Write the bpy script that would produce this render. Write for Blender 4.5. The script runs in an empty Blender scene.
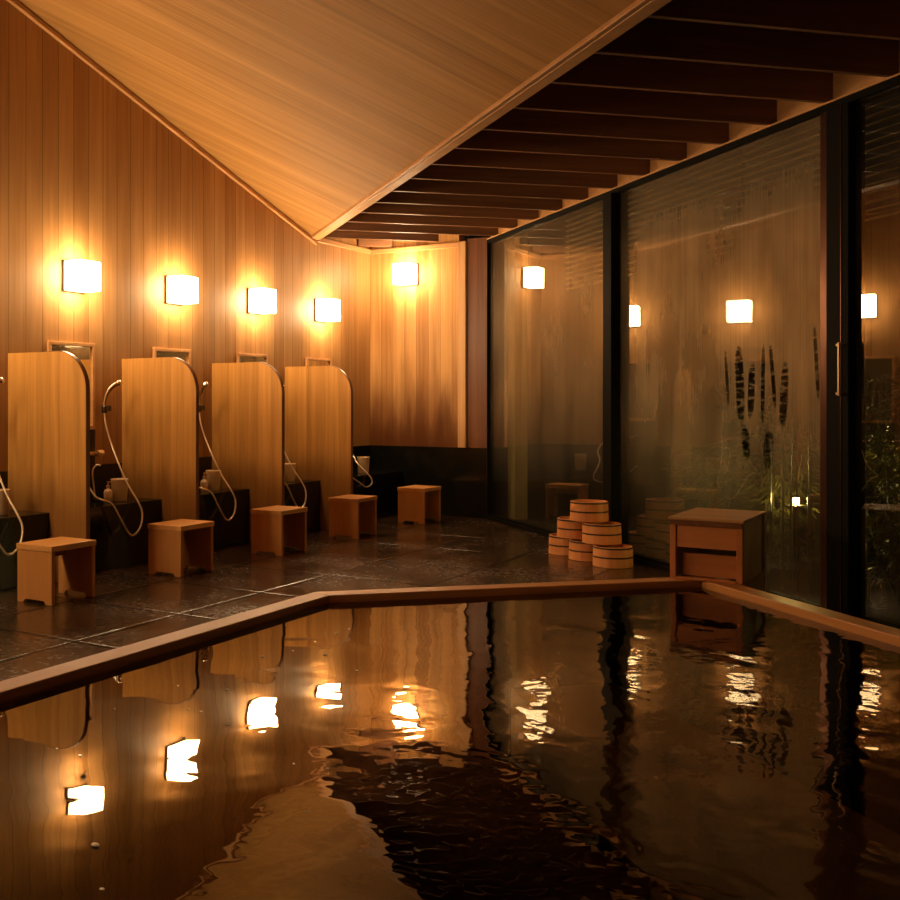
import bpy, bmesh, math, random
from mathutils import Vector, Matrix
random.seed(7)
sc = bpy.context.scene
col = sc.collection
S2 = math.sqrt(.5)
PI = math.pi
WO = 1.1895                     # the window wall stands on x + y = WO
RO = -0.929                     # the ridge trim stands on x + y = RO
H0 = 2.35                       # height of the slatted ceiling's edge

# ------------------------------------------------------------------ helpers
def wpt(s, p=0.0, z=0.0):
    """s metres along the window wall from the back corner, p metres into the room."""
    return Vector((WO + S2*s - S2*p, -S2*s - S2*p, z))

def bx(bm, x0, x1, y0, y1, z0, z1, M=None, mi=0):
    vs = [bm.verts.new((x, y, z)) for z in (z0, z1) for y in (y0, y1) for x in (x0, x1)]
    if M is not None:
        for v in vs: v.co = M @ v.co
    for f in ((0,2,3,1),(4,5,7,6),(0,1,5,4),(2,6,7,3),(0,4,6,2),(1,3,7,5)):
        fc = bm.faces.new([vs[i] for i in f]); fc.material_index = mi
    return vs

def prism(bm, pts, z0, z1, M=None):
    """closed polygon pts in (a, b), extruded between z0 and z1"""
    lo = [bm.verts.new((a, b, z0)) for a, b in pts]
    hi = [bm.verts.new((a, b, z1)) for a, b in pts]
    n = len(pts)
    bm.faces.new(lo[::-1]); bm.faces.new(hi)
    for i in range(n):
        bm.faces.new((lo[i], lo[(i+1) % n], hi[(i+1) % n], hi[i]))
    if M is not None:
        for v in lo+hi: v.co = M @ v.co

def lathe(bm, prof, seg=32, M=None, closed=False):
    rings = []
    for r, z in prof:
        rings.append([bm.verts.new((r*math.cos(2*PI*k/seg), r*math.sin(2*PI*k/seg), z)) for k in range(seg)])
    pairs = list(zip(rings, rings[1:]))
    if closed: pairs.append((rings[-1], rings[0]))
    for a, b in pairs:
        for k in range(seg):
            bm.faces.new((a[k], a[(k+1) % seg], b[(k+1) % seg], b[k]))
    if not closed:
        bm.faces.new(rings[0][::-1]); bm.faces.new(rings[-1])
    if M is not None:
        for rg in rings:
            for v in rg: v.co = M @ v.co

def catmull(pts, n=6):
    P = [Vector(p) for p in pts]; P = [P[0]*2-P[1]] + P + [P[-1]*2-P[-2]]
    out = []
    for i in range(1, len(P)-2):
        for k in range(n):
            t = k/n
            out.append(.5*((2*P[i]) + (P[i+1]-P[i-1])*t + (2*P[i-1]-5*P[i]+4*P[i+1]-P[i+2])*t*t
                           + (3*P[i]-P[i-1]-3*P[i+1]+P[i+2])*t**3))
    out.append(P[-2]); return out

def tube(bm, pts, r, seg=10, flat=1.0):
    pts = [Vector(p) for p in pts]; rr = r if callable(r) else (lambda t: r)
    rings = []; n = len(pts); prev = None
    for i, p in enumerate(pts):
        t = (pts[min(i+1, n-1)] - pts[max(i-1, 0)]).normalized()
        u = prev - t*prev.dot(t) if prev is not None else t.orthogonal()
        u.normalize(); prev = u; v = t.cross(u); R = rr(i/(n-1))
        rings.append([bm.verts.new(p + u*R*math.cos(2*PI*k/seg) + v*R*flat*math.sin(2*PI*k/seg)) for k in range(seg)])
    for a, b in zip(rings, rings[1:]):
        for k in range(seg): bm.faces.new((a[k], a[(k+1) % seg], b[(k+1) % seg], b[k]))
    bm.faces.new(rings[0][::-1]); bm.faces.new(rings[-1])

def obj(name, bm, mat, parent=None, bevel=0, smooth=False, loc=None, rz=0):
    bmesh.ops.recalc_face_normals(bm, faces=bm.faces)
    me = bpy.data.meshes.new(name); bm.to_mesh(me); bm.free()
    me.materials.append(mat)
    o = bpy.data.objects.new(name, me); col.objects.link(o)
    if smooth:
        for p in me.polygons: p.use_smooth = True
    if loc is not None: o.location = loc
    o.rotation_euler.z = rz
    if parent: o.parent = parent
    if bevel:
        m = o.modifiers.new('bevel', 'BEVEL'); m.width = bevel; m.segments = 2; m.limit_method = 'ANGLE'; m.angle_limit = .6
    return o

def tag(o, label=None, cat=None, group=None, kind=None):
    if label: o['label'] = label
    if cat: o['category'] = cat
    if group: o['group'] = group
    if kind: o['kind'] = kind
    return o

def empty(name, loc=(0, 0, 0), rz=0):
    o = bpy.data.objects.new(name, None); col.objects.link(o)
    o.empty_display_size = .1; o.location = loc; o.rotation_euler.z = rz
    return o

def kids(o): return [c for c in bpy.data.objects if c.parent == o]

def copy_tree(o, parent=None):
    c = o.copy(); col.objects.link(c)
    if parent: c.parent = parent
    for ch in kids(o): copy_tree(ch, c)
    return c

def struct(name, bm, mat, **k):
    return tag(obj(name, bm, mat, **k), kind='structure')

# ------------------------------------------------------------------ materials
def new_mat(name):
    m = bpy.data.materials.new(name); m.use_nodes = True
    nt = m.node_tree; nt.nodes.clear()
    return m, nt

class N:
    def __init__(s, nt): s.nt = nt
    def __call__(s, t, ins=None, **props):
        n = s.nt.nodes.new(t)
        for k, v in props.items(): setattr(n, k, v)
        for k, v in (ins or {}).items():
            if hasattr(v, 'is_output'): s.nt.links.new(v, n.inputs[k])
            else: n.inputs[k].default_value = v
        return n
    def math(s, op, a, b=0.0, c=None, clamp=False):
        d = {0: a, 1: b}
        if c is not None: d[2] = c
        return s('ShaderNodeMath', d, operation=op, use_clamp=clamp).outputs[0]
    def ramp(s, fac, stops, interp='LINEAR'):
        r = s('ShaderNodeValToRGB', {0: fac}); cr = r.color_ramp; cr.interpolation = interp
        while len(cr.elements) < len(stops): cr.elements.new(.5)
        for e, (p, c) in zip(cr.elements, stops):
            e.position = p; e.color = (*c, 1) if len(c) == 3 else c
        return r.outputs[0]
    def mix(s, fac, a, b, mode='MIX'):
        m = s('ShaderNodeMix', data_type='RGBA', blend_type=mode)
        for i, v in ((0, fac), (6, a), (7, b)):
            if hasattr(v, 'is_output'): s.nt.links.new(v, m.inputs[i])
            else: m.inputs[i].default_value = v if i == 0 else (*v, 1)
        return m.outputs[2]
    def maprange(s, v, a, b, c, d, smooth=True):
        return s('ShaderNodeMapRange', {0: v, 1: a, 2: b, 3: c, 4: d},
                 interpolation_type='SMOOTHSTEP' if smooth else 'LINEAR').outputs[0]
    def out(s, sh, disp=None):
        o = s('ShaderNodeOutputMaterial', {0: sh})
        if disp: s.nt.links.new(disp, o.inputs[2])

def wood(name, lo, hi, along='z', across='y', width=0, rough=.42, seam=.55, grain=1.0, vary=.22,
         rot=0.0, offset=0.0, spec=.35, stain=None, seamw=.012, zscale=None):
    """planks run along one object axis and repeat across another"""
    m, nt = new_mat(name); n = N(nt)
    tc = n('ShaderNodeTexCoord').outputs['Object']
    if rot:
        tc = n('ShaderNodeMapping', {0: tc, 'Rotation': (0, 0, rot)}).outputs[0]
    info = n('ShaderNodeObjectInfo').outputs['Random']
    xyz = n('ShaderNodeSeparateXYZ', {0: tc}); ax = {'x': xyz.outputs[0], 'y': xyz.outputs[1], 'z': xyz.outputs[2]}
    if width:
        u = n.math('DIVIDE', n.math('ADD', ax[across], offset), width)
        cell = n.math('FLOOR', u); fr = n.math('FRACT', u)
        rnd = n('ShaderNodeTexWhiteNoise', {1: cell}, noise_dimensions='1D').outputs[0]
    else:
        rnd = info; fr = None
    sh = n.math('MULTIPLY_ADD', rnd, 17.3, n.math('MULTIPLY', info, 31.0))
    sv = {'x': (26, 26, 26), 'y': (26, 26, 26), 'z': (26, 26, 26)}[along]
    scl = [26*grain]*3; scl['xyz'.index(along)] = .8
    if zscale is not None: scl[2] = zscale
    v = n('ShaderNodeVectorMath', {0: tc, 1: tuple(scl)}, operation='MULTIPLY').outputs[0]
    v = n('ShaderNodeVectorMath', {0: v, 1: n('ShaderNodeCombineXYZ', {0: sh, 1: sh, 2: sh}).outputs[0]}, operation='ADD').outputs[0]
    g1 = n('ShaderNodeTexNoise', {'Vector': v, 'Scale': 1.0, 'Detail': 5.0, 'Roughness': .6, 'Distortion': .4}).outputs[0]
    g2 = n('ShaderNodeTexNoise', {'Vector': v, 'Scale': .16, 'Detail': 2.0, 'Distortion': 1.5}).outputs[0]
    g3 = n('ShaderNodeTexNoise', {'Vector': v, 'Scale': 4.0, 'Detail': 2.0}).outputs[0]
    f = n.math('ADD', n.math('MULTIPLY', g1, .5), n.math('ADD', n.math('MULTIPLY', g2, .35), n.math('MULTIPLY', g3, .15)))
    f = n.math('ADD', f, n.math('MULTIPLY', n.math('SUBTRACT', rnd, .5), vary))
    f = n.maprange(f, .3, .7, 0, 1, False)
    c = n.mix(f, lo, hi)
    if stain:
        z0, z1, amt = stain
        nz = n('ShaderNodeTexNoise', {'Vector': n('ShaderNodeVectorMath', {0: tc, 1: (9, 9, 1.3)}, operation='MULTIPLY').outputs[0], 'Scale': 1.0, 'Detail': 4.0}).outputs[0]
        zz = n.math('ADD', ax['z'], n.math('MULTIPLY', n.math('SUBTRACT', nz, .5), -1.1*(z1-z0)))
        st = n.maprange(zz, z0, z1, amt, 0)
        c = n.mix(st, c, tuple(a*b for a, b in zip(lo, (.34, .22, .18))))
    bump_h = f
    if fr is not None and seam:
        e = n.math('LESS_THAN', fr, seamw/width*1.0) if seamw else 0
        e = n.math('MULTIPLY', e, seam)
        c = n.mix(e, c, tuple(a*.25 for a in lo))
        bump_h = n.math('SUBTRACT', n.math('MULTIPLY', f, .3), e)
    bp = n('ShaderNodeBump', {'Strength': .25, 'Distance': .004, 'Height': bump_h}).outputs[0]
    b = n('ShaderNodeBsdfPrincipled', {'Base Color': c, 'Roughness': n.maprange(g1, .2, .8, rough-.08, rough+.12, False),
                                       'Specular IOR Level': spec, 'Normal': bp})
    n.out(b.outputs[0]); return m

def plain(name, c, rough=.5, metal=0.0, spec=.5, bump=0.0, scale=40, vary=0.0, coat=0.0):
    m, nt = new_mat(name); n = N(nt)
    tc = n('ShaderNodeTexCoord').outputs['Object']
    nz = n('ShaderNodeTexNoise', {'Vector': tc, 'Scale': float(scale), 'Detail': 4.0}).outputs[0]
    cc = n.mix(n.math('MULTIPLY', nz, max(vary, .001)), c, tuple(x*.35 for x in c))
    d = {'Base Color': cc, 'Roughness': rough, 'Metallic': metal, 'Specular IOR Level': spec, 'Coat Weight': coat, 'Coat Roughness': .08}
    if bump: d['Normal'] = n('ShaderNodeBump', {'Strength': bump, 'Distance': .002, 'Height': nz}).outputs[0]
    n.out(n('ShaderNodeBsdfPrincipled', d).outputs[0]); return m

M = {}
WL, WH = (.34, .125, .032), (.66, .31, .105)
M['wall_left'] = wood('wall planks', (.27, .122, .036), (.51, .27, .095), 'z', 'y', .127, rough=.5, spec=.2, seam=.75, vary=.15, grain=.6, seamw=.004)
M['wall_back'] = wood('back wall planks', (.34, .15, .042), (.68, .37, .13), 'z', 'x', .118, rough=.5, spec=.2, seam=.5, vary=.2, stain=(.6, 1.45, .95), seamw=.004)
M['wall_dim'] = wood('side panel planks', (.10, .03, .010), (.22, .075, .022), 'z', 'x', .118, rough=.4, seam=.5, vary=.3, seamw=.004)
M['ceil'] = wood('ceiling planks', (.25, .115, .030), (.54, .29, .095), 'x', 'y', .30, rough=.62, seam=.12, vary=.07, rot=-PI/4, grain=1.3, seamw=.004, zscale=0.0, spec=.12)
M['trim'] = wood('trim timber', (.42, .2, .07), (.68, .36, .14), 'y', 'x', 0, rough=.45)
M['trimx'] = wood('trim timber lengthwise', (.42, .2, .07), (.68, .36, .14), 'x', 'y', 0, rough=.45)
M['post'] = wood('light post timber', (.5, .26, .1), (.8, .48, .22), 'z', 'x', 0, rough=.45)
M['beam'] = wood('dark beam timber', (.13, .058, .026), (.32, .145, .065), 'y', 'x', 0, rough=.5)
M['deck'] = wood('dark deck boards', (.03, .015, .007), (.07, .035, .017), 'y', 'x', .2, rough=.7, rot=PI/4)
M['part'] = wood('partition timber', (.30, .135, .027), (.62, .30, .072), 'z', 'x', .21, rough=.42, seam=.12, vary=.12, stain=(.38, .66, .55), seamw=.002)
M['stool'] = wood('stool timber', (.42, .165, .040), (.66, .30, .085), 'z', 'y', 0, rough=.5, vary=.2)
M['stooltop'] = wood('stool top timber', (.50, .22, .06), (.78, .40, .13), 'y', 'x', 0, rough=.38, vary=.2)
M['tub'] = wood('tub staves', (.55, .20, .055), (.80, .34, .11), 'z', 'x', 0, rough=.5, vary=.25)
M['rim'] = wood('pool edge timber', (.30, .115, .030), (.58, .27, .085), 'x', 'y', 0, rough=.42, spec=.25, grain=.8)
M['boxtop'] = wood('box top timber', (.30, .15, .05), (.68, .38, .15), 'x', 'y', 0, rough=.4, grain=.5)
M['boxfront'] = wood('box front timber', (.42, .14, .035), (.58, .21, .06), 'x', 'y', 0, rough=.5, grain=.6)
M['boxside'] = wood('box side lightened', (.40, .30, .13), (.60, .46, .22), 'z', 'y', 0, rough=.6)  # side colour raised paler in place of light missing on that face
M['hoop'] = plain('dark hoop', (.03, .014, .008), .4)
M['seam'] = plain('slit shade', (.012, .008, .006), .8)  # near-black colour stands in for shade inside a slit
M['stone'] = plain('black polished stone', (.008, .0085, .006), .16, spec=.6, bump=.05, scale=60, vary=.5)
M['chrome'] = plain('brushed chrome', (.72, .62, .5), .22, 1.0)
M['gun'] = plain('dark metal', (.10, .08, .07), .3, .9)
M['hose'] = plain('hose sleeve', (.80, .66, .48), .3, .6)
M['black'] = plain('black frame metal', (.006, .005, .003), .6, 0, spec=.04)
M['bronze'] = plain('bronze stile metal', (.10, .04, .02), .28, .8, bump=.3, scale=90)
M['edge'] = plain('bare metal edge', (.45, .3, .18), .35, .8)
M['ceramic'] = plain('pale bucket plastic', (.80, .58, .34), .45, vary=.2)
M['lampback'] = plain('lamp mount', (.10, .06, .035), .5)
M['ext'] = wood('outdoor post timber', (.35, .24, .12), (.55, .40, .22), 'z', 'x', 0, rough=.6)
M['slat'] = plain('outdoor slats', (.5, .34, .18), .5, vary=.2)
M['fence'] = wood('outdoor fence boards', (.02, .013, .008), (.05, .03, .016), 'z', 'x', .15, rough=.7, rot=PI/4)
M['gravel'] = plain('wet garden ground', (.012, .009, .005), .8, bump=.8, scale=25, vary=1)
M['basin'] = plain('pool basin stone', (.05, .03, .018), .5, vary=.6, scale=5)
M['bench'] = plain('underwater step stone', (.15, .11, .06), .5, vary=.4, scale=8)

def mirror_mat():
    m, nt = new_mat('mirror glass'); n = N(nt)
    n.out(n('ShaderNodeBsdfGlossy', {'Color': (.72, .70, .62, 1), 'Roughness': .03}).outputs[0]); return m
M['mirror'] = mirror_mat()

def lamp_mat(name, c, st):
    m, nt = new_mat(name); n = N(nt)
    n.out(n('ShaderNodeEmission', {0: (*c, 1), 1: st}).outputs[0]); return m
LAMP = 61.0
M['lamp'] = lamp_mat('lamp shade glow', (1, .70, .38), LAMP)
M['spot'] = lamp_mat('garden light glow', (1, .68, .22), 1000.0)

def floor_mat():
    m, nt = new_mat('wet slate tiles'); n = N(nt)
    tc = n('ShaderNodeTexCoord').outputs['Object']
    xyz = n('ShaderNodeSeparateXYZ', {0: tc})
    T = .662
    # every row of slabs is shifted a little against the next one
    u = n.math('DIVIDE', n.math('ADD', xyz.outputs[0], .883+T*9-1.545), T)
    u = n.math('DIVIDE', n.math('SUBTRACT', xyz.outputs[0], 1.545-T*8), T)
    v = n.math('DIVIDE', n.math('ADD', xyz.outputs[1], 5.19+T*10), T)
    fu, fv = n.math('FRACT', u), n.math('FRACT', v)
    g = .019/T
    du = n.math('MINIMUM', fu, n.math('SUBTRACT', 1.0, fu)); dv = n.math('MINIMUM', fv, n.math('SUBTRACT', 1.0, fv))
    dm = n.math('MINIMUM', du, dv)
    joint = n.maprange(dm, g*.4, g, 1, 0)
    cell = n('ShaderNodeCombineXYZ', {0: n.math('FLOOR', u), 1: n.math('FLOOR', v)}).outputs[0]
    rnd = n('ShaderNodeTexWhiteNoise', {0: cell}, noise_dimensions='2D').outputs[0]
    nz = n('ShaderNodeTexNoise', {'Vector': tc, 'Scale': 34.0, 'Detail': 6.0, 'Roughness': .65}).outputs[0]
    big = n('ShaderNodeTexNoise', {'Vector': tc, 'Scale': 1.7, 'Detail': 3.0}).outputs[0]
    spk = n('ShaderNodeTexNoise', {'Vector': tc, 'Scale': 150.0, 'Detail': 2.0}).outputs[0]
    c = n.mix(n.maprange(nz, .35, .65, 0, 1, False), (.016, .008, .003), (.085, .042, .016))
    c = n.mix(n.math('MULTIPLY', rnd, .55), c, (.022, .013, .008))
    c = n.mix(n.maprange(spk, .60, .72, 0, .35), c, (.26, .16, .09))
    c = n.mix(n.math('MULTIPLY', joint, .95), c, (.010, .006, .003))
    wet = n.maprange(big, .25, .75, 0, 1)
    rough = n.math('ADD', n.maprange(wet, 0, 1, .22, .06, False), n.maprange(nz, .4, .7, 0, .16, False))
    h = n.math('SUBTRACT', n.math('ADD', n.math('MULTIPLY', nz, .2), n.math('MULTIPLY', big, .3)), n.math('MULTIPLY', joint, .7))
    bp = n('ShaderNodeBump', {'Strength': .55, 'Distance': .011, 'Height': h}).outputs[0]
    b = n('ShaderNodeBsdfPrincipled', {'Base Color': c, 'Roughness': rough, 'Normal': bp, 'Specular IOR Level': n.maprange(joint, 0, 1, .7, .15)})
    n.out(b.outputs[0]); return m
M['floor'] = floor_mat()

def glass_mat():
    m, nt = new_mat('steamed window glass'); n = N(nt)
    geo = n('ShaderNodeNewGeometry')
    tc = n('ShaderNodeTexCoord').outputs['Object']        # pane space: x along the pane, z up
    xyz = n('ShaderNodeSeparateXYZ', {0: tc})
    v1 = n('ShaderNodeVectorMath', {0: tc, 1: (95, 95, 1.1)}, operation='MULTIPLY').outputs[0]
    drip = n('ShaderNodeTexNoise', {'Vector': v1, 'Scale': 1.0, 'Detail': 3.0, 'Roughness': .6}).outputs[0]
    v2 = n('ShaderNodeVectorMath', {0: tc, 1: (2.6, 2.6, 1.2)}, operation='MULTIPLY').outputs[0]
    cloud = n('ShaderNodeTexNoise', {'Vector': v2, 'Scale': 1.0, 'Detail': 4.0}).outputs[0]
    dots = n('ShaderNodeTexNoise', {'Vector': tc, 'Scale': 160.0, 'Detail': 2.0}).outputs[0]
    fog = n.math('MULTIPLY', n.maprange(cloud, .30, .62, .45, 1.0), n.maprange(drip, .30, .65, .80, 1.0))
    fog = n.math('MULTIPLY', fog, n.math('MULTIPLY', n.maprange(xyz.outputs[2], .25, 1.35, .10, 1.0), n.maprange(xyz.outputs[2], 1.75, 2.3, 1.0, .45)))
    # narrow strips wiped clear through the condensation of the second pane
    wiped = None
    for cx_, cz_, rx_, rz_, sl_ in [(1.157, 1.128, 0.0134, 0.148, -0.095), (1.273, 1.084, 0.0382, 0.209, -0.061), (1.371, 1.058, 0.0297, 0.145, 0.058), (1.467, 1.083, 0.0163, 0.204, 0.021), (1.546, 1.127, 0.0163, 0.161, -0.123), (1.633, 1.03, 0.0304, 0.163, 0.069), (1.87, 1.188, 0.0134, 0.174, -0.082), (1.511, 0.753, 0.0396, 0.102, 0.083), (1.324, 0.784, 0.0339, 0.091, -0.14)]:
        dz = n.math('SUBTRACT', xyz.outputs[2], cz_)
        dx = n.math('SUBTRACT', n.math('SUBTRACT', xyz.outputs[0], cx_), n.math('MULTIPLY', dz, sl_))
        dd = n.math('ADD', n.math('POWER', n.math('DIVIDE', dx, rx_), 2.0), n.math('POWER', n.math('DIVIDE', dz, rz_), 4.0))
        g_ = n.maprange(dd, .5, 1.3, 1, 0)
        wiped = g_ if wiped is None else n.math('MAXIMUM', wiped, g_)
    rung = n('ShaderNodeTexNoise', {'Vector': n('ShaderNodeVectorMath', {0: tc, 1: (12, 12, 55)}, operation='MULTIPLY').outputs[0], 'Scale': 1.0, 'Detail': 2.0}).outputs[0]
    wiped = n.math('MULTIPLY', wiped, n.maprange(rung, .40, .50, .35, 1.0))
    wiped = n.math('MULTIPLY', wiped, n('ShaderNodeAttribute', attribute_type='OBJECT', attribute_name='wiped').outputs['Fac'])
    fog = n.math('MULTIPLY', fog, n.math('SUBTRACT', 1.0, wiped))
    att = n('ShaderNodeAttribute', attribute_type='OBJECT', attribute_name='fog').outputs['Fac']
    fog = n.math('MULTIPLY', n.math('MULTIPLY', fog, att), n.maprange(xyz.outputs[0], .03, .35, .35, 1.0))
    bp = n('ShaderNodeBump', {'Strength': n.math('MULTIPLY', fog, .008), 'Distance': .002, 'Height': n.math('ADD', dots, n.math('MULTIPLY', drip, 1.0))}).outputs[0]
    fr = n('ShaderNodeFresnel', {'IOR': 2.15, 'Normal': bp}).outputs[0]
    fr = n.math('MULTIPLY', fr, n.math('SUBTRACT', 1.0, n.math('MULTIPLY', fog, .35)), clamp=True)
    fr = n.math('MULTIPLY', fr, n.math('SUBTRACT', 1.0, n.math('MULTIPLY', wiped, .6)))
    fac = n.math('MULTIPLY', fr, n.math('SUBTRACT', 1.0, geo.outputs['Backfacing']))
    glo = n('ShaderNodeBsdfGlossy', {'Color': (1, .96, .86, 1), 'Roughness': n.math('MULTIPLY', fog, .004), 'Normal': bp})
    tr = n('ShaderNodeBsdfTransparent', {0: (.80, .82, .74, 1)})
    dif = n('ShaderNodeBsdfDiffuse', {0: (.85, .62, .36, 1)})
    tl = n('ShaderNodeBsdfTranslucent', {0: (.75, .72, .60, 1)})
    haze = n('ShaderNodeMixShader', {0: .35, 1: dif.outputs[0], 2: tl.outputs[0]})
    base = n('ShaderNodeMixShader', {0: n.math('MULTIPLY', fog, n.math('MULTIPLY', .64, n.math('SUBTRACT', 1.0, geo.outputs['Backfacing']))), 1: tr.outputs[0], 2: haze.outputs[0]})
    n.out(n('ShaderNodeMixShader', {0: fac, 1: base.outputs[0], 2: glo.outputs[0]}).outputs[0])
    return m
M['glass'] = glass_mat()

def water_mat():
    m, nt = new_mat('bath water'); n = N(nt)
    geo = n('ShaderNodeNewGeometry')
    P = geo.outputs['Position']
    xyz = n('ShaderNodeSeparateXYZ', {0: P}); x, y = xyz.outputs[0], xyz.outputs[1]
    # calm along the left edge, livelier towards the inlet box and the windows
    far = n.math('ADD', x, n.math('MULTIPLY', y, .22))
    live = n.maprange(far, 1.55, 2.9, 0.0, 1.0)
    wide = n('ShaderNodeTexNoise', {'Vector': P, 'Scale': 2.1, 'Detail': 1.5, 'Roughness': .4, 'Distortion': .5}).outputs[0]
    mid = n('ShaderNodeTexNoise', {'Vector': P, 'Scale': 5.5, 'Detail': 1.5, 'Roughness': .5, 'Distortion': .8}).outputs[0]
    fine = n('ShaderNodeTexNoise', {'Vector': P, 'Scale': 19.0, 'Detail': 1.0, 'Distortion': .4}).outputs[0]
    h = n.math('MULTIPLY', wide, n.maprange(live, 0, 1, .0040, .0060, False))
    h = n.math('ADD', h, n.math('MULTIPLY', n.math('MULTIPLY', mid, n.maprange(live, 0, 1, .0004, .0028, False)), 1.0))
    h = n.math('ADD', h, n.math('MULTIPLY', fine, n.math('MULTIPLY', live, .0006)))
    bp = n('ShaderNodeBump', {'Strength': 1.0, 'Distance': 1.0, 'Height': h}).outputs[0]
    fr = n('ShaderNodeFresnel', {'IOR': 1.52, 'Normal': bp}).outputs[0]
    fac = n.math('MULTIPLY', fr, n.math('SUBTRACT', 1.0, geo.outputs['Backfacing']))
    glo = n('ShaderNodeBsdfGlossy', {'Color': (1, .95, .85, 1), 'Roughness': .012, 'Normal': bp})
    tr = n('ShaderNodeBsdfTransparent', {0: (.42, .30, .18, 1)})
    n.out(n('ShaderNodeMixShader', {0: fac, 1: tr.outputs[0], 2: glo.outputs[0]}).outputs[0])
    return m
M['water'] = water_mat()

def leaf_mat(name, a, b):
    m, nt = new_mat(name); n = N(nt)
    r = n('ShaderNodeTexNoise', {'Vector': n('ShaderNodeTexCoord').outputs['Object'], 'Scale': 9.0}).outputs[0]
    c = n.mix(n.maprange(r, .35, .65, 0, 1), a, b)
    d = n('ShaderNodeBsdfPrincipled', {'Base Color': c, 'Roughness': .35})
    t = n('ShaderNodeBsdfTranslucent', {0: c})
    n.out(n('ShaderNodeMixShader', {0: .3, 1: d.outputs[0], 2: t.outputs[0]}).outputs[0]); return m
M['leaf'] = leaf_mat('bamboo leaves', (.014, .022, .005), (.17, .16, .035))
M['leafdark'] = leaf_mat('dark stalk skin', (.012, .018, .006), (.03, .04, .012))
M['stem'] = plain('plant stems', (.08, .07, .03), .5)

# ------------------------------------------------------------------ room shell
YN = -10.6          # near end wall
def slope_z(x, y): return H0 - .302*(x + y - RO)

# floor (slabs) with the pool opening cut out
pool = [(2.39, -4.66), (3.685, -3.375), (8.3, -7.99), (8.3, -9.9), (2.39, -9.9)]
bm = bmesh.new()
FT = -.05
outer = [(-.2, .2), (WO-.2, .2), (WO+10.6+.1, -10.7), (-.2, -10.7)]
ov = [bm.verts.new((a, b, 0)) for a, b in outer]
pv = [bm.verts.new((a, b, 0)) for a, b in pool]
# quads and triangles between outline and opening
def F(*v): bm.faces.new(v)
F(ov[0], pv[0], ov[1]); F(pv[0], pv[1], ov[1]); F(ov[1], pv[1], pv[2]); F(ov[1], pv[2], ov[2])
F(ov[2], pv[2], pv[3]); F(ov[2], pv[3], ov[3]); F(ov[3], pv[3], pv[4]); F(ov[3], pv[4], ov[0]); F(ov[0], pv[4], pv[0])
for f in bm.faces[:]:
    f.normal_update()
ret = bmesh.ops.extrude_face_region(bm, geom=bm.faces[:])
for g in ret['geom']:
    if isinstance(g, bmesh.types.BMVert): g.co.z = FT
struct('floor', bm, M['floor'])

# pool basin, stone shell standing in the opening
bm = bmesh.new()
def inset(poly, d):
    out = []
    n = len(poly)
    for i in range(n):
        p0, p1, p2 = Vector(poly[i-1]), Vector(poly[i]), Vector(poly[(i+1) % n])
        a = (p1-p0).normalized(); b = (p2-p1).normalized()
        na, nb = Vector((a.y, -a.x)), Vector((b.y, -b.x))   # clockwise outline: inside is on the right
        k = (na+nb).normalized(); out.append(tuple(p1 + k*d/max(.2, k.dot(na))))
    return out
pin = inset(pool, .10); pout = inset(pool, .001)
a_lo = [bm.verts.new((x, y, -.65)) for x, y in pout]; a_hi = [bm.verts.new((x, y, .164)) for x, y in pout]
b_hi = [bm.verts.new((x, y, .164)) for x, y in inset(pool, .085)]; b_lo = [bm.verts.new((x, y, -.55)) for x, y in inset(pool, .085)]
k = len(pool)
for i in range(k):
    j = (i+1) % k
    bm.faces.new((a_lo[i], a_lo[j], a_hi[j], a_hi[i])); bm.faces.new((a_hi[i], a_hi[j], b_hi[j], b_hi[i]))
    bm.faces.new((b_hi[i], b_hi[j], b_lo[j], b_lo[i]))
bm.faces.new(a_lo); bm.faces.new(b_lo)
struct('wall_pool', bm, M['basin'])

# wall_left with its slanted top
bm = bmesh.new()
pts = [(0.0, .6), (0.0, H0), (RO, H0), (YN, slope_z(0, YN)), (YN, .6)]
Mx = Matrix(((0, 0, 1, 0), (1, 0, 0, 0), (0, 1, 0, 0), (0, 0, 0, 1)))      # (a,b,c)->(c,a,b)
prism(bm, pts, -.12, 0, Mx)
struct('wall_left', bm, M['wall_left'])
bm = bmesh.new(); bx(bm, -.12, .004, YN, 0, 0, .6)
struct('trim_1', bm, M['stone'])                       # black stone dado under the left wall
# back wall
bm = bmesh.new(); bx(bm, -.12, .886, 0, .12, .6, 2.66)
struct('wall_back', bm, M['wall_back'])
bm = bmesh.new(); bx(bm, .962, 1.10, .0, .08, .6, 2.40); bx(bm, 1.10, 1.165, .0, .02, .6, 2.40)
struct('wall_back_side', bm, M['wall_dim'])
bm = bmesh.new(); bx(bm, -.12, 1.10, -.004, .08, 0, .6); bx(bm, 1.10, 1.165, -.004, .02, 0, .6)
struct('trim_2', bm, M['stone'])
bm = bmesh.new(); bx(bm, .886, .962, -.03, .09, .6, 2.38)
struct('trim_3', bm, M['post'], bevel=.004)
# near end wall behind the viewer
bm = bmesh.new()
prism(bm, [(-.12, 0), (-.12, slope_z(0, YN)), (9.67, H0), (11.9, H0), (11.9, 0)], YN-.1, YN, Matrix(((1,0,0,0),(0,0,1,0),(0,1,0,0),(0,0,0,1))))
struct('wall_near', bm, M['wall_left'])
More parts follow.
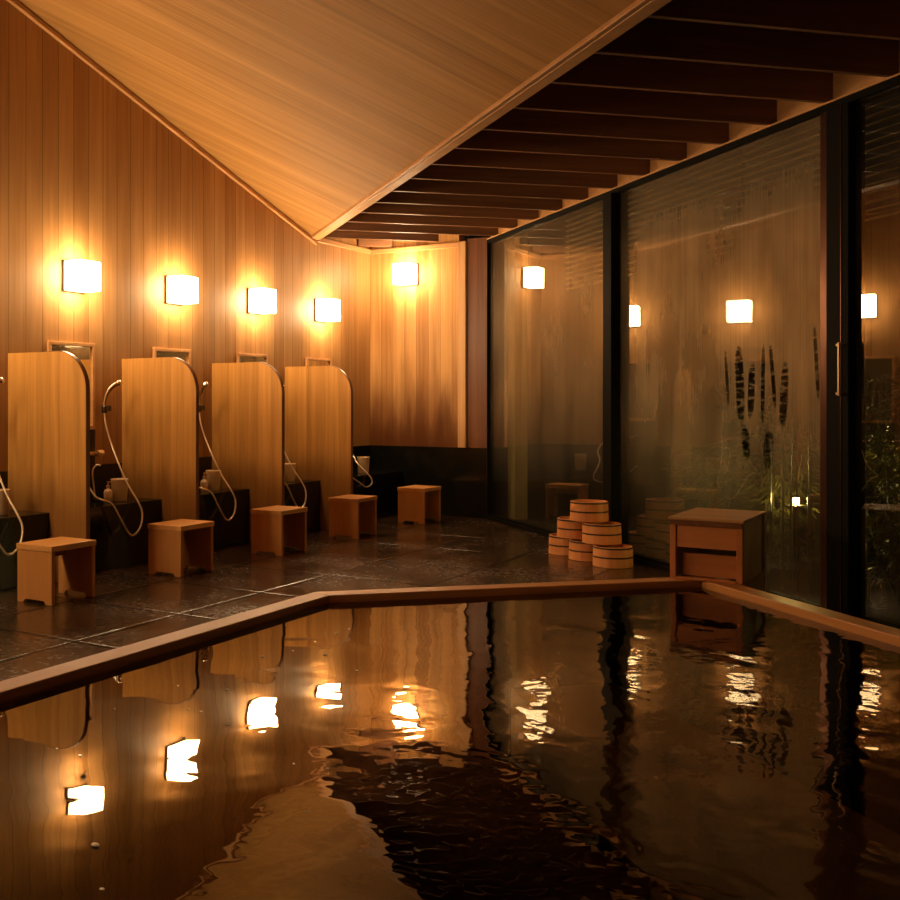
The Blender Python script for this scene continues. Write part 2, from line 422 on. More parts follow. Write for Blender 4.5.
# small raised pool deck wall ends
# sloped ceiling: triangle/quad rising from the ridge trim
bm = bmesh.new()
cp = [(0, RO), (-.12, RO+.0), (-.12, YN-.05), (9.72, YN-.05)]
cp = [(-.12, RO+.12), (-.12, YN-.05), (RO-YN+.05, YN-.05)]
lo = [bm.verts.new((x, y, slope_z(x, y)+.002)) for x, y in cp]; hi = [bm.verts.new((x, y, slope_z(x, y)+.06)) for x, y in cp]
bm.faces.new(lo); bm.faces.new(hi)
for i in range(3): bm.faces.new((lo[i], lo[(i+1) % 3], hi[(i+1) % 3], hi[i]))
struct('ceiling', bm, M['ceil'])
# flat dark deck above the beams
Mw = Matrix.Translation((WO, 0, 0)) @ Matrix.Rotation(-PI/4, 4, 'Z')     # local x along the window wall, +y = outwards
SW = 1.498                                                            # width of the strip
LEN = 15.2
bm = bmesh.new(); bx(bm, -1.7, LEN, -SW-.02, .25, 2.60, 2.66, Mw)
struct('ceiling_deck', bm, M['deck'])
# top of left wall under the flat strip up to the deck
bm = bmesh.new(); bx(bm, -.12, 0, RO+.005, 0, H0, 2.60)
struct('wall_left_upper', bm, M['wall_left'])
# header above the windows
bm = bmesh.new(); bx(bm, -.02, LEN, .0, .06, 2.385, 2.60, Mw)
struct('wall_header', bm, M['trim'])
# ridge trim between both ceilings
bm = bmesh.new()
bx(bm, -.20, LEN, -SW-.02, -SW+.045, 2.35, 2.405, Mw); bx(bm, -.20, LEN, -SW+.015, -SW+.045, 2.405, 2.60, Mw)
struct('trim_4', bm, M['trimx'], bevel=.004)
bm = bmesh.new(); bx(bm, -.17, LEN, -SW-.045, -SW-.018, 2.352, 2.385, Mw)
struct('trim_5', bm, M['trimx'], bevel=.004)
# trim along the top of the left wall
bm = bmesh.new()
prism(bm, [(RO, H0-.045), (RO, H0-.012), (YN, slope_z(0, YN)-.012), (YN, slope_z(0, YN)-.047)], 0, .028, Mx)
struct('trim_6', bm, M['trim'], bevel=.004)
bm = bmesh.new(); bx(bm, 0, .025, RO+.02, 0, 2.335, 2.375)
struct('trim_7', bm, M['trim'], bevel=.003)
bm = bmesh.new(); bx(bm, .025, .886, -.025, 0, 2.335, 2.375)
struct('trim_8', bm, M['trimx'], bevel=.003)

# ------------------------------------------------------------------ ceiling beams, one by one
bm = bmesh.new(); bx(bm, -.018, .018, .0, SW-.045, 0, .20)
def beam_bm(L): 
    b = bmesh.new(); bx(b, -.013, .013, 0, L, 0, .21); return b
bm.free()
ordn = ['closest to the back wall', 'second from the back wall', 'third from the back wall', 'fourth from the back wall',
        'fifth from the back wall', 'sixth from the back wall', 'seventh from the back wall', 'eighth from the back wall',
        'ninth from the back wall', 'tenth from the back wall', 'eleventh from the back wall', 'twelfth from the back wall',
        'thirteenth from the back wall', 'fourteenth from the back wall', 'fifteenth from the back wall',
        'sixteenth from the back wall, nearest to the viewer']
bproto = None
for k in range(16):
    s = .135 + .405*k
    p = wpt(s, SW-.045)
    if s < .0: continue
    o = obj('ceiling_beam', beam_bm(SW-.045), M['beam'], bevel=.002) if bproto is None else bproto.copy()
    if bproto is None: bproto = o
    else: col.objects.link(o)
    o.location = (p.x, p.y, 2.385); o.rotation_euler.z = -PI/4
    tag(o, 'dark wooden ceiling beam over the windows, ' + ordn[k], 'beam', 'beams of the dark slatted ceiling')
# two shorter beams where the strip narrows against the back wall
for s, a, b, nm in ((-.27, 1.41, .385, 'short beam ending on the back wall above its lamp'),
                    (-.675, 1.0, .68, 'shortest dark beam in the corner over the left wall')):
    bm = bmesh.new(); bx(bm, -.013, .013, 0, a-b, 0, .21)
    p = wpt(s, a)
    o = obj('ceiling_beam', bm, M['beam'], bevel=.002, loc=(p.x, p.y, 2.385), rz=-PI/4)
    tag(o, 'dark wooden ' + nm if not nm.startswith('shortest') else nm, 'beam', 'beams of the dark slatted ceiling')

# ------------------------------------------------------------------ windows
def wbox(s0, s1, p0, p1, z0, z1, b=None):
    b = b or bmesh.new(); bx(b, s0, s1, -p1, -p0, z0, z1, Mw); return b
def window(i, s0, s1, fog):
    # the pane has its own origin, local x along the pane
    bm = bmesh.new(); bx(bm, 0, s1-s0, -.004, .004, .04, 2.345)
    w = obj('window_%d' % i, bm, M['glass'], loc=wpt(s0), rz=-PI/4)
    tag(w, kind='structure'); w['fog'] = fog; w['wiped'] = 1.0 if i == 2 else 0.0
    return w
# head track, its pale edge, bottom track
bm = wbox(-.02, LEN, -.06, .030, 2.345, 2.377); struct('trim_9', bm, M['black'])
bm = wbox(-.02, LEN, .0, .036, 2.377, 2.385); struct('trim_10', bm, M['trimx'])
bm = wbox(-.02, LEN, -.06, .045, 0, .022); wbox(-.02, LEN, -.02, .02, .022, .04, bm); struct('trim_11', bm, M['black'])
bm = wbox(-.045, -.012, -.02, .03, 0, 2.385); struct('trim_12', bm, M['black'])
bm = wbox(-.0445, -.028, .0302, .034, 0, 2.385); struct('trim_13', bm, M['edge'])
posts = [(2.105, 2.217, .07), (4.20, 4.345, .04), (6.43, 6.55, .07), (8.65, 8.77, .07), (10.87, 10.99, .07)]
edges = [-.012] + [v for p in posts for v in p[:2]] + [13.0]
fogs = [.6, 1.0, .15, .5, .5, .5]
for i in range(len(posts)+1):
    window(i+1, edges[2*i], edges[2*i+1], fogs[i])
for k, (a, b, p) in enumerate(posts):
    bm = wbox(a, b, -.05, p, .022, 2.345); struct('trim_%d' % (14+k), bm, M['black'], bevel=.003)
bm = wbox(2.055, 2.104, .004, .045, .022, 2.345); struct('trim_20', bm, M['bronze'], bevel=.003)
bm = wbox(4.148, 4.199, .004, .032, .022, 2.345); struct('trim_21', bm, M['bronze'], bevel=.003)
bm = wbox(4.297, 4.301, .0402, .0435, .022, 2.345); struct('trim_22', bm, M['bronze'])
# pull handle on the wide post
hd = empty('door_handle', wpt(4.318, .04, 1.03), -PI/4)
bm = bmesh.new(); bx(bm, -.005, .005, -.032, -.022, -.005, .235); obj('grip', bm, M['edge'], hd, bevel=.002)
for z in (.005, .225):
    bm = bmesh.new(); bx(bm, -.028, .005, -.0215, .0, z-.005, z+.005); obj('bracket', bm, M['edge'], hd)
tag(hd, 'slim upright pull handle on the wide black window post', 'handle')

# ------------------------------------------------------------------ stone ledge along the left wall
bm = bmesh.new(); bx(bm, .0045, .34, YN+.002, -.0045, 0, .38)
o = obj('stone_ledge', bm, M['stone'], bevel=.004)
tag(o, 'long black polished stone ledge along the left wall under the showers', 'ledge')

# ------------------------------------------------------------------ partitions
def partition_bm():
    b = bmesh.new()
    D, T, R = .619, 1.275, .215
    pts = [(.006, .381), (.006, T), (D-R, T)]
    for k in range(1, 13):
        a = PI/2 - k*PI/24
        pts.append((D-R + R*math.cos(a), T-R + R*math.sin(a)))
    pts += [(D, 0), (.342, 0), (.342, .381)]
    prism(b, pts, -.014, .014, Matrix(((1,0,0,0),(0,0,1,0),(0,1,0,0),(0,0,0,1))))
    return b
def band_bm():
    b = bmesh.new()
    D, T, R = .619, 1.275, .215
    def ring(off):
        q = [(.3, T+off)] + [(D-R, T+off)]
        for k in range(1, 13):
            a = PI/2 - k*PI/24; q.append((D-R + (R+off)*math.cos(a), T-R + (R+off)*math.sin(a)))
        q.append((D+off, .002)); return q
    A, B = ring(0.0005), ring(.004)
    prism(b, A + B[::-1], -.0145, .0145, Matrix(((1,0,0,0),(0,0,1,0),(0,1,0,0),(0,0,0,1))))
    return b
M['band'] = wood('partition edge band', (.14, .05, .018), (.24, .09, .03), 'z', 'x', 0, rough=.35)
pw = ['nearest partition at far left', 'second partition from the left', 'third partition from the left', 'partition closest to the back wall']
pp = None
for k, y in enumerate((-4.187, -3.248, -2.310, -1.372)):
    if pp is None:
        pp = empty('shower_partition'); obj('panel', partition_bm(), M['part'], pp); obj('edge_band', band_bm(), M['band'], pp)
        bpy.context.view_layer.update(); o = pp
    else: o = copy_tree(pp)
    o.location = (0, y, 0)
    tag(o, 'rounded honey-coloured wooden shower screen, ' + pw[k], 'partition', 'wooden partitions between the showers')

# ------------------------------------------------------------------ stools
def make_stool():
    t = empty('bath_stool')
    X, Y = .125, .153
    b = bmesh.new(); bx(b, -X, X, -Y, Y, .262, .290); obj('seat', b, M['stooltop'], t, bevel=.002)
    for sy in (-1, 1):
        b = bmesh.new()
        pts = [(-X+.004, 0), (-X+.045, 0), (-X+.06, .018), (X-.06, .018), (X-.045, 0), (X-.004, 0), (X-.004, .2615), (-X+.004, .2615)]
        y0 = sy*(Y-.004); y1 = sy*(Y-.026)
        prism(b, pts, min(y0, y1), max(y0, y1), Matrix(((1,0,0,0),(0,0,1,0),(0,1,0,0),(0,0,0,1))))
        obj('leg', b, M['stool'], t, bevel=.0015)
    b = bmesh.new(); bx(b, -X+.03, -X+.048, -Y+.0265, Y-.0265, .20, .2615); obj('rail', b, M['stool'], t)
    return t
st0 = make_stool(); bpy.context.view_layer.update()
sn = ['nearest stool, in front of the far left shower screen', 'stool second from the left, before the second shower screen',
      'middle one of the five stools', 'stool in front of the screen closest to the back wall', 'farthest stool, standing before the black back wall dado']
for k, (x, y, r) in enumerate(((.768, -4.553, .0), (.762, -3.572, .0), (.778, -2.585, -.01), (.765, -1.60, .03), (.770, -.525, -.02))):
    o = st0 if k == 0 else copy_tree(st0)
    o.location = (x, y, 0); o.rotation_euler.z = r
    tag(o, 'square wooden bath stool, ' + sn[k], 'stool', 'wooden bath stools on the slab floor')

# ------------------------------------------------------------------ wall lamps
def make_lamp():
    t = empty('wall_lamp')
    b = bmesh.new(); bx(b, .0, .018, -.092, .092, -.094, .094); obj('mount', b, M['lampback'], t)
    b = bmesh.new(); bx(b, .0185, .150, -.0875, .0875, -.0885, .0885); obj('shade', b, M['lamp'], t, bevel=.006)
    return t
lm = make_lamp(); bpy.context.view_layer.update()
ln = ['leftmost of the glowing lamps on the planked wall', 'second lamp from the left', 'third lamp from the left',
      'lamp above the screen closest to the corner', 'lamp beyond the left picture edge', 'lamp far left outside the picture', 'lamp behind the viewer on the left wall', 'third lamp from the near end wall', 'second lamp from the near end wall', 'lamp closest to the near end wall']
for k, y in enumerate((-3.687, -2.742, -1.798, -.853, -4.632, -5.577, -6.522, -7.467, -8.412, -9.357)):
    o = lm if k == 0 else copy_tree(lm)
    o.location = (0, y, 1.764)
    tag(o, 'square white wall lamp, ' + ln[k], 'lamp', 'square lamps on the left wall')
o = copy_tree(lm); o.location = (.40, 0, 2.125); o.rotation_euler.z = -PI/2
tag(o, 'square white wall lamp mounted high on the short back wall', 'lamp')
if 'group' in o: del o['group']

# ------------------------------------------------------------------ mirrors with the black strip below
def make_mirror():
    t = empty('wall_mirror')
    y0, y1, z0, z1 = -.192, .192, .825, 1.362
    b = bmesh.new()
    f = .022
    bx(b, .0, .02, y0, y1, z1-f, z1); bx(b, .0, .02, y0, y1, z0, z0+f); bx(b, .0, .02, y0, y0+f, z0+f, z1-f); bx(b, .0, .02, y1-f, y1, z0+f, z1-f)
    obj('frame', b, M['trimx'], t, bevel=.002)
    b = bmesh.new(); bx(b, .0, .007, y0+f, y1-f, z0+f, z1-f); obj('mirror_glass', b, M['mirror'], t)
    return t
mr = make_mirror(); bpy.context.view_layer.update()
mw = ['behind the far left shower screen', 'behind the second shower screen', 'behind the third shower screen', 'behind the fourth shower screen']
bp0 = None
for k, y in enumerate((-3.708, -2.768, -1.828, -.888)):
    o = mr if k == 0 else copy_tree(mr)
    o.location = (0.0, y, 0)
    tag(o, 'tall wood-framed mirror on the planked wall, ' + mw[k], 'mirror', 'mirrors of the shower places')
    b = bmesh.new(); bx(b, 0, .022, -.19, .19, .602, .822)
    o = obj('faucet_panel', b, M['stone'], bevel=.002, loc=(0, y, 0))
    tag(o, 'black stone panel under the mirror ' + mw[k], 'panel', 'black panels under the mirrors')

# ------------------------------------------------------------------ shower sets (hand shower, hose, holder, tap)
hose_pts = [(.062,-.052,.925),(.08,-.057,.851),(.12,-.054,.739),(.2,-.077,.624),(.28,-.083,.498),(.36,-.081,.397),(.4,-.08,.326),(.42,-.112,.25),
            (.42,-.156,.205),(.42,-.2,.2),(.41,-.232,.238),(.4,-.273,.307),(.385,-.325,.392),(.35,-.376,.421),(.27,-.35,.44),(.15,-.285,.50),(.075,-.247,.60)]
CORNER_HOSE = [(0.062, -0.79, 0.925), (0.07, -0.78, 0.8), (0.15, -0.609, 0.584), (0.24, -0.644, 0.477), (0.32, -0.648, 0.412), (0.37, -0.633, 0.354), (0.38, -0.642, 0.305), (0.38, -0.735, 0.286), (0.375, -0.826, 0.325), (0.37, -0.931, 0.373), (0.36, -1.01, 0.442)]
def make_shower():
    t = empty('hand_shower')
    b = bmesh.new(); lathe(b, [(.016, 0), (.018, .004), (.016, .03), (.010, .034)], 16, Matrix.Rotation(PI/2, 4, 'Y'))
    bx(b, .03, .076, -.016, .016, -.017, .017, Matrix.Translation((0, -.02, 0)) )
    lathe(b, [(.017, -.024), (.020, -.018), (.020, .018), (.016, .024)], 16, Matrix.Translation((.062, -.05, -.005)))
    obj('holder', b, M['gun'], t, bevel=.001)
    hp = catmull([(.062, -.052, -.03), (.060, -.050, .02), (.066, -.043, .07), (.082, -.030, .115), (.112, -.010, .150), (.140, .004, .163)], 6)
    b = bmesh.new(); tube(b, hp, lambda q: .0115 + .0095*max(0, (q-.30))/.70, 12, .65)
    obj('handset', b, M['chrome'], t, smooth=True)
    Mh = Matrix.Translation((.136, .002, .160)) @ Matrix.Rotation(.95, 4, 'Y')
    b = bmesh.new(); lathe(b, [(.010, .014), (.019, .010), (.022, .0), (.020, -.006), (.006, -.007)], 20, Mh)
    obj('spray_head', b, M['chrome'], t, smooth=True)
    b = bmesh.new(); tube(b, catmull([(x, y, z-.955) for x, y, z in hose_pts], 6), .0058, 8)
    obj('hose', b, M['hose'], t, smooth=True)
    return t
def make_tap():
    t = empty('mixer_tap')
    b = bmesh.new(); tube(b, [(.05, -.085, 0), (.05, .085, 0)], .017, 16); tube(b, [(.0, -.05, 0), (.05, -.05, 0)], .012, 12); tube(b, [(.0, .05, 0), (.05, .05, 0)], .012, 12)
    obj('body', b, M['chrome'], t, smooth=True)
    for sy in (-1, 1):
        b = bmesh.new(); tube(b, [(.05, sy*.087, 0), (.05, sy*.125, 0)], .021, 14)
        bx(b, .05, .088, sy*.105-.006, sy*.105+.006, -.006, .006)
        obj('knob', b, M['gun'] if sy < 0 else M['trim'], t, bevel=.002)
    return t
sh = make_shower(); tp = make_tap(); bpy.context.view_layer.update()
shn = ['at the left picture edge', 'left of the second shower screen', 'left of the third shower screen', 'left of the screen closest to the back wall', 'in the corner place by the back wall']
for k in range(5):
    y = -4.367 + .94*k
    o = sh if k == 0 else copy_tree(sh)
    o.location = (0, y - (.06 if k == 3 else 0), .955)
    if k == 4:          # the corner place: its hose hangs in a small loop
        o.location = (0, y - .09, .955)
        for c in kids(o):
            if c.name.startswith('hose'):
                b = bmesh.new(); tube(b, catmull([(a_, b_-(y-.09), c_-.955) for a_, b_, c_ in CORNER_HOSE], 6), .0058, 8)
                bmesh.ops.recalc_face_normals(b, faces=b.faces)
                me = bpy.data.meshes.new('hose'); b.to_mesh(me); b.free(); me.materials.append(M['hose'])
                for p_ in me.polygons: p_.use_smooth = True
                c.data = me
    if k == 2:
        for c in kids(o):
            if c.name.startswith(('handset', 'spray_head')):
                c.rotation_euler.z = -1.0
                piv = Vector((.061, -.05, 0)); c.location = piv - Matrix.Rotation(-1.0, 3, 'Z') @ piv
    tag(o, 'hand shower with looping hose, ' + shn[k], 'shower', 'hand showers on the left wall')
    o = tp if k == 0 else copy_tree(tp)
    o.location = (.022 if k else .004, y-.235, .675) if k else (.004, y-.235, .56)
    if k: o.location = (.022, y-.205, .675)
    tag(o, 'metal mixer tap on the wall, ' + shn[k], 'tap', 'mixer taps of the shower places')

# buckets, bottles and thin spouts on the ledge
def make_bucket():
    b = bmesh.new()
    lathe(b, [(.001, .003), (.042, .003), (.044, .0), (.046, .003), (.054, .132), (.055, .136), (.053, .138), (.050, .135), (.042, .012), (.001, .010)], 32)
    return obj('hand_bucket', b, M['ceramic'], smooth=True, bevel=0)
def make_bottle():
    t = empty('pump_bottle')
    b = bmesh.new(); lathe(b, [(.024, 0), (.027, .004), (.027, .062), (.02, .078), (.010, .083), (.010, .09)], 20); obj('body', b, M['ceramic'], t, smooth=True)
    b = bmesh.new(); lathe(b, [(.013, .0905), (.013, .103), (.005, .105), (.005, .12)], 14); bx(b, -.005, .03, -.006, .006, .120, .128); obj('pump', b, M['post'], t, bevel=.001)
    return t
def make_spout():
    t = empty('gooseneck_spout')
    b = bmesh.new(); lathe(b, [(.017, 0), (.017, .02), (.010, .026)], 16); obj('base', b, M['gun'], t, smooth=True)
    b = bmesh.new(); tube(b, catmull([(0, 0, .027), (0, -.012, .10), (0, -.022, .165), (.004, -.018, .205), (.018, .0, .226), (.036, .012, .222)], 6), .005, 8); obj('neck', b, M['hose'], t, smooth=True)
    return t
bk = make_bucket(); bo = make_bottle(); spt = make_spout(); bpy.context.view_layer.update()
for k in range(5):
    y = -4.42 + .94*k
    o = bk if k == 0 else copy_tree(bk)
    o.location = (.19, y + (.21 if k == 4 else 0), .3805)
    tag(o, 'pale bucket on the ledge, ' + shn[k], 'bucket', 'pale buckets on the stone ledge')
    o = bo if k == 0 else copy_tree(bo)
    o.location = (.19, y-.10, .3805); tag(o, 'small pump bottle beside the bucket, ' + shn[k], 'bottle', 'pump bottles on the stone ledge')
    o = spt if k == 0 else copy_tree(spt)
    o.location = (.08, y-(-.04 if k == 4 else .10), .3805); tag(o, 'thin curved spout on the ledge, ' + shn[k], 'spout', 'curved spouts on the stone ledge')

# ------------------------------------------------------------------ stacked wooden tubs
def make_tub():
    t = empty('wooden_tub')
    b = bmesh.new()
    prof = [(.1195, .002), (.1165, .118), (.1145, .122), (.107, .122), (.105, .119), (.104, .106), (.001, .106), (.001, .098), (.100, .098), (.108, .006), (.112, .0)]
    lathe(b, prof, 48, closed=True)
    obj('body', b, M['tub'], t, smooth=False)
    for z in (.060, .1145):
        b = bmesh.new(); r = .1195 - .003*z/.118
        lathe(b, [(r-.002, z-.005), (r+.0015, z-.0045), (r+.0015, z+.0045), (r-.002, z+.005)], 48, closed=True)
        obj('hoop', b, M['hoop'], t)
    return t
tb = make_tub(); bpy.context.view_layer.update()
A_, C_ = Vector((2.815, -1.985)), Vector((2.425, -1.645)); B_ = (A_+C_)/2
A_ += Vector((.02, -.015))
tiers = [(A_, 0, 'right one of the bottom row, nearest to the pool'), (B_, 0, 'middle one of the bottom row'), (C_, 0, 'left one of the bottom row'),
         ((A_+B_)/2+Vector((.01, 0)), 1, 'right one of the middle row'), ((B_+C_)/2+Vector((-.01, 0)), 1, 'left one of the middle row'),
         (B_+Vector((.01, -.005)), 2, 'the single tub on top')]
for k, (p, lv, nm) in enumerate(tiers):
    o = tb if k == 0 else copy_tree(tb)
    o.location = (p.x, p.y, lv*.1235); o.rotation_euler.z = k*1.1
    tag(o, 'wooden tub in the stacked pyramid, ' + nm, 'tub', 'wooden tubs stacked in a pyramid')

# ------------------------------------------------------------------ wooden inlet box at the pool corner
bxr = empty('wooden_box', (3.555, -3.529, .2075), -.032)
W_, D_, Hh = .311, .475, .276
def part(nm, mat, *boxes, bevel=.002):
    b = bmesh.new()
    for q in boxes: bx(b, *q)
    return obj(nm, b, mat, bxr, bevel=bevel)
part('top_board', M['boxtop'], (-.006, W_+.006, -.008, D_, Hh-.012, Hh))
part('front_rail', M['band'], (.0, W_, -.004, .016, Hh-.036, Hh-.0125))
part('post', M['boxfront'], (.0, .026, .0, .026, 0, Hh-.0365))
part('post', M['boxfront'], (W_-.026, W_, .0, .026, 0, Hh-.0365))
part('post', M['boxside'], (W_-.026, W_, D_-.026, D_, -.207, Hh-.0125))
part('post', M['boxside'], (.0, .026, D_-.026, D_, -.207, Hh-.0125))
part('upper_panel', M['boxfront'], (.030, W_-.0265, .006, .020, .142, Hh-.0365))
part('lower_panel', M['boxfront'], (.044, W_-.0265, .045, .059, .012, .112))
part('base_board', M['boxfront'], (.0265, W_-.0265, -.004, .029, .0, .011))
part('side_panel', M['boxside'], (W_-.018, W_-.004, .0265, D_-.065, -.0, Hh-.0125))
part('side_panel', M['boxside'], (.004, .018, .0265, D_-.0265, -.0, Hh-.0125))
part('slit_shade', M['seam'], (W_-.016, W_-.010, D_-.064, D_-.027, -.0, Hh-.0125), bevel=0)  # solid dark strip closes the slit, painted in place of its shade
part('back_panel', M['boxside'], (.0265, W_-.0265, D_-.02, D_-.006, -.2, Hh-.0125))
part('latch', M['hoop'], (W_-.052, W_-.027, -.001, .005, .002, .02))
tag(bxr, 'low wooden box with open slot at the pool corner before the window', 'box')

# ------------------------------------------------------------------ pool edging and water
po, pi = inset(pool, -.004), inset(pool, .09)
zb, zt = .1645, .207
k = len(pool)
rim = empty('pool_edging')
for i in range(k):
    j = (i+1) % k
    a, b = Vector(po[i]), Vector(po[j]); e = (b-a).normalized(); nn = Vector((-e.y, e.x)); L_ = (b-a).length
    loc = lambda p: ((Vector(p)-a).dot(e), (Vector(p)-a).dot(nn))
    q4 = [(.0005, 0), (L_-.0005, 0), loc(pi[j]), loc(pi[i])]
    q4[2] = (q4[2][0]-.0005, q4[2][1]); q4[3] = (q4[3][0]+.0005, q4[3][1])
    bm = bmesh.new(); prism(bm, q4, zb, zt)
    obj('plank', bm, M['rim'], rim, bevel=.004, loc=(a.x, a.y, 0), rz=math.atan2(e.y, e.x))
tag(rim, 'raised wooden edging running around the dark bath', 'edging')
bm = bmesh.new()
# outer cladding under the edging
wp = inset(pool, .0855)
lo = [bm.verts.new((x, y, -.52)) for x, y in wp]; hi = [bm.verts.new((x, y, .178)) for x, y in wp]
wp2 = inset(pool, .1055)
lo2 = [bm.verts.new((x, y, -.52)) for x, y in wp2]; hi2 = [bm.verts.new((x, y, .178)) for x, y in wp2]
bm.faces.new(lo2); bm.faces.new(hi2)
for i in range(k):
    j = (i+1) % k; bm.faces.new((lo2[i], lo2[j], hi2[j], hi2[i]))
for v in lo+hi: bm.verts.remove(v)
wt = obj('bath_water', bm, M['water'])
tag(wt, 'dark rippled bath water mirroring the lamps inside the wooden edging', 'water', kind='stuff')
# little pale flecks drifting on the calm left part
fl0 = None
for k, (x, y) in enumerate([(2.895, -6.582), (2.977, -6.588), (3.361, -6.932), (3.496, -7.054), (2.784, -6.269), (2.952, -6.164), (2.996, -6.168), (2.779, -6.003), (2.784, -5.593), (2.815, -5.325), (2.942, -5.464), (3.132, -5.584), (3.427, -6.371), (3.51, -6.357), (3.605, -6.589), (2.927, -5.961), (3.123, -6.221), (2.808, -5.087), (2.811, -5.182), (2.823, -5.473)]):
    if fl0 is None:
        b = bmesh.new(); lathe(b, [(.001, 0), (.006, .0), (.009, .002), (.007, .004), (.001, .005)], 10); fl0 = obj('foam_fleck', b, plain('foam', (.95, .85, .65), .2, spec=1.0, coat=1.0)); o = fl0
    else: o = fl0.copy(); col.objects.link(o)
    o.location = (x, y, .1785); sc_ = random.uniform(.35, 1.0)*(1.5 if y < -6.9 else .8); o.scale = (sc_, sc_*random.uniform(.5, 1), sc_)
    tag(o, 'tiny pale fleck floating on the calm left part of the bath water', 'fleck', 'flecks floating on the bath water')
# underwater step along the window side
bm = bmesh.new(); bx(bm, 3.6, 9.0, -2.02-.0, -1.55, -.549, -.22, Matrix.Translation((WO, 0, 0)) @ Matrix.Rotation(-PI/4, 4, 'Z') @ Matrix.Translation((0, .40, 0)))
struct('floor_step', bm, M['bench'])

# ------------------------------------------------------------------ garden
bm = bmesh.new()
gp = [(WO+.32-1.0, 1.0+.1), (WO+.32+12, -12+.1-.0), (WO+6+12, -12+5), (WO+6, 5.5), (WO-1, 5.5)]
gp = [wpt(-1.2, -.07), wpt(14, -.07), wpt(14, -5.5), wpt(-4, -5.5), wpt(-4, -.9)]
prism(bm, [(p.x, p.y) for p in gp], -.08, -.01)
struct('ground', bm, M['gravel'])
bm = bmesh.new(); bx(bm, -4, 14, 3.2, 3.26, 0, 2.6, Mw)
tag(obj('garden_fence', bm, M['fence']), 'dark board fence closing off the garden behind the windows', 'fence')
pl = obj('garden_post', (lambda b: (bx(b, -.075, .075, -.06, .06, -.01, 2.7), b)[1])(bmesh.new()), M['ext'], loc=(1.34, .21, 0), rz=-PI/4, bevel=.004)
tag(pl, 'pale timber post outdoors seen through the leftmost window', 'post')
sr = empty('slatted_blind', wpt(0, -.20, 1.84), -PI/4)
bm = bmesh.new()
for k in range(15):
    z = .012 + k*.040
    bx(bm, 1.0, 9.5, -.002, .026, z, z+.006, Matrix.Translation((0, 0, 0)))
obj('slats', bm, M['slat'], sr)
for s in (1.05, 1.9, 3.2, 4.4, 5.6, 6.8, 8.0, 9.2):
    bm = bmesh.new(); bx(bm, s, s+.012, .003, .021, .0, .60); obj('cord', bm, M['hoop'], sr)
tag(sr, 'horizontal slatted blind hanging outside under the eaves', 'blind')

gl = empty('garden_light', (3.84, -1.84, 0))
bm = bmesh.new(); tube(bm, [(0, 0, -.01), (0, 0, .40)], .016, 12); obj('stake', bm, M['black'], gl)
bm = bmesh.new(); lathe(bm, [(.018, .398), (.060, .405), (.058, .408), (.012, .415)], 20); obj('shield_collar', bm, M['black'], gl)  # disc widened as a shield to keep the bulb's light off the ground
bm = bmesh.new(); lathe(bm, [(.022, .450), (.024, .455), (.008, .465)], 16); obj('cap', bm, M['black'], gl)
bm = bmesh.new(); lathe(bm, [(.008, .4155), (.015, .420), (.015, .445), (.008, .4495)], 16); obj('bulb', bm, M['spot'], gl, smooth=True)
tag(gl, 'small glowing garden light among the leaves behind the second window', 'garden light')

bpy.context.view_layer.update()
leaf_fill = copy_tree(gl); leaf_fill.location = (4.44, -2.02, .22)  # unseen extra light, added only to brighten the bush leaves
leaf_fill['label'] = 'unseen light added low inside the dense bamboo bush to brighten its leaves'
def leaf(bm, p, d, L, W):
    d = d.normalized(); s = d.cross(Vector((random.uniform(-.4, .4), random.uniform(-.4, .4), 1))).normalized()
    n_ = d.cross(s)
    a = bm.verts.new(p); b = bm.verts.new(p + d*L*.35 + s*W + n_*W*.3); c = bm.verts.new(p + d*L - Vector((0, 0, L*.25))); e = bm.verts.new(p + d*L*.35 - s*W + n_*W*.3)
    m_ = bm.verts.new(p + d*L*.4 - n_*W*.2)
    bm.faces.new((a, b, m_)); bm.faces.new((b, c, m_)); bm.faces.new((c, e, m_)); bm.faces.new((e, a, m_))
def bush(loc, h, r, nst, nl, label, L=(.07, .15), z0=.15):
    t = empty('bamboo_bush', loc)
    fb, sb = bmesh.new(), bmesh.new()
    for i in range(nst):
        a = random.uniform(0, 2*PI); rr = r*random.uniform(.15, 1)
        top = Vector((math.cos(a)*rr, math.sin(a)*rr, h*random.uniform(.65, 1)))
        base = Vector((math.cos(a)*rr*.3, math.sin(a)*rr*.3, -.01))
        pts = catmull([base, base.lerp(top, .5) + Vector((0, 0, h*.08)), top], 5)
        tube(sb, pts, lambda q: .006*(1-q)+.002, 6)
        for j in range(nl):
            q = random.uniform(z0, 1); p = pts[min(len(pts)-1, int(q*len(pts)))]
            b = random.uniform(0, 2*PI)
            tw = p + Vector((math.cos(b), math.sin(b), random.uniform(-.3, .5)))*random.uniform(.01, .14)
            for _ in range(3):
                g = b + random.uniform(-.9, .9)
                leaf(fb, tw, Vector((math.cos(g), math.sin(g), random.uniform(-.5, .5))), random.uniform(*L), random.uniform(.006, .011))
    tag(obj('foliage', fb, M['leaf'], t), kind='stuff'); tag(obj('stems', sb, M['stem'], t), kind='stuff')
    tag(t, label, 'plant', 'leafy plants in the garden behind the glass')
bush((4.40, -2.27, 0), 1.22, .30, 16, 40, 'dense bamboo bush lit from below behind the rightmost pane')
bush((4.95, -2.70, 0), 1.45, .34, 14, 34, 'taller bamboo bush at the right picture edge behind the glass')
bush((3.70, -1.50, 0), .95, .20, 9, 30, 'leafy bush around the garden light behind the second window')
bush((3.22, -.98, 0), .70, .24, 9, 26, 'low dark bush left of the garden light behind the second window')

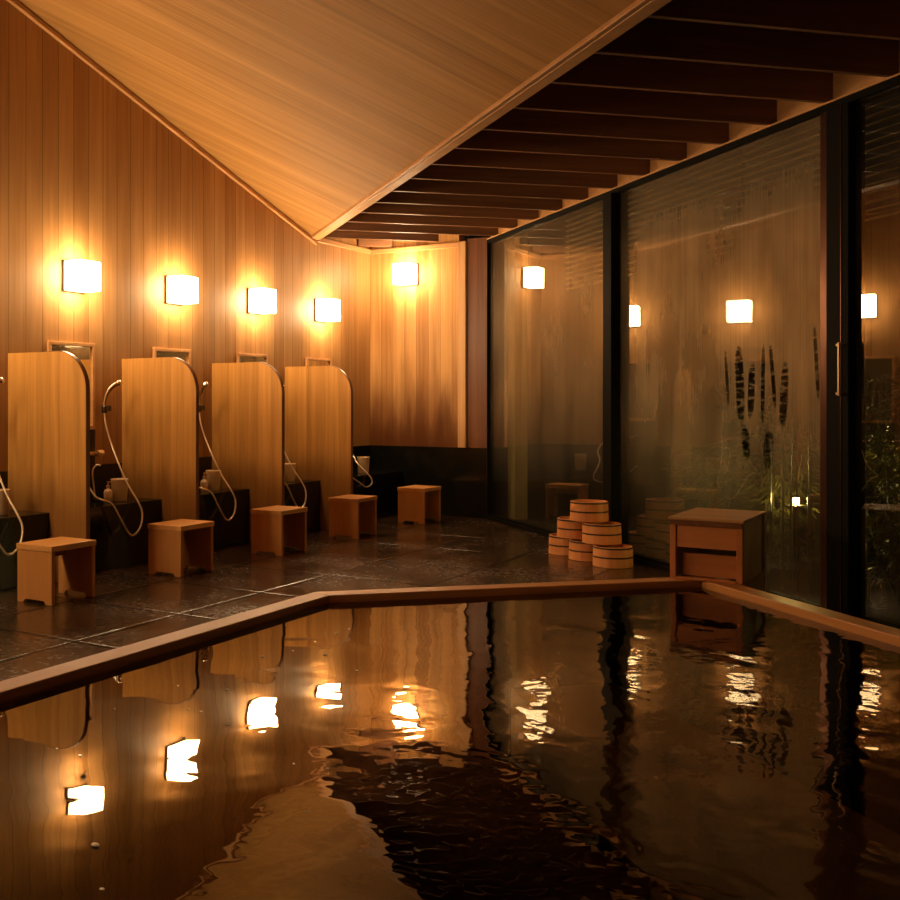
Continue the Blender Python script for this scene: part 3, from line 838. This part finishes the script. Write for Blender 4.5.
def stalk(px, s, off, h, w, lean, label):
    t = empty('garden_stalk', wpt(s, -off))
    pts = catmull([(0, 0, -.01), (lean*.3, -lean*.3, h*.5), (lean, -lean, h)], 8)
    b = bmesh.new(); tube(b, pts, lambda q: .005*(1-q)+.002, 6); obj('stem', b, M['leafdark'], t)
    b = bmesh.new()
    q0 = .58
    npt = int((1-q0)*h/.022)
    for i in range(npt):
        q = q0 + (1-q0)*i/npt; p = pts[min(len(pts)-1, int(q*(len(pts)-1)))].lerp(pts[min(len(pts)-1, int(q*(len(pts)-1))+1)], (q*(len(pts)-1)) % 1)
        ww = w*math.sin(PI*min(1, .12+.95*i/npt))
        for g in range(7):
            a = g*2*PI/7+i
            leaf(b, Vector(p), Vector((math.cos(a), math.sin(a), .55)), ww*1.25, ww*.32)
    tag(obj('foliage', b, M['leafdark'], t), kind='stuff')
    tag(t, label, 'plant', 'upright dark stalks in the garden')
for a in ((726, 3.05, .5, 1.33, .02, .00, 'thin upright dark stalk, leftmost of the row behind the second window'),
          (740, 3.22, .5, 1.40, .045, .03, 'thickest upright dark stalk behind the second window'),
          (752, 3.35, .52, 1.30, .04, -.01, 'shorter upright dark stalk right beside the thickest one'),
          (765, 3.43, .3, 1.42, .022, .0, 'slim tall dark stalk in the middle of the stalk row'),
          (775, 3.55, .3, 1.40, .025, -.02, 'upright dark stalk, second from the right of the row'),
          (786, 3.65, .3, 1.30, .04, .01, 'bushy dark stalk closing the stalk row on the right'),
          (818, 3.96, .3, 1.46, .02, -.04, 'single leaning dark stalk beside the wide black post')):
    stalk(*a)

# ------------------------------------------------------------------ light of the night sky, camera
w = bpy.data.worlds.new('night'); sc.world = w; w.use_nodes = True
w.node_tree.nodes['Background'].inputs[0].default_value = (.30, .24, .16, 1)
w.node_tree.nodes['Background'].inputs[1].default_value = .012

cam = bpy.data.cameras.new('camera'); co = bpy.data.objects.new('camera', cam); col.objects.link(co)
cam.sensor_width = 36; cam.sensor_fit = 'HORIZONTAL'; cam.lens = 1054.8/900*36
cam.shift_x = (450-327.03)/900; cam.shift_y = (401.26-450)/900
cam.clip_start = .05; cam.clip_end = 100
co.location = (4.7567, -8.3585, 1.0)
co.rotation_euler = (PI/2, 0, math.radians(31.977))
sc.camera = co

sc.view_settings.view_transform = 'Standard'; sc.view_settings.look = 'None'
sc.view_settings.gamma = 1; sc.view_settings.use_curve_mapping = False
sc.view_settings.exposure = 0.15
cy = sc.cycles
cy.use_denoising = True
cy.max_bounces = 8; cy.diffuse_bounces = 4; cy.glossy_bounces = 4; cy.transparent_max_bounces = 16
cy.caustics_reflective = True; cy.caustics_refractive = False
cy.sample_clamp_indirect = 6.0
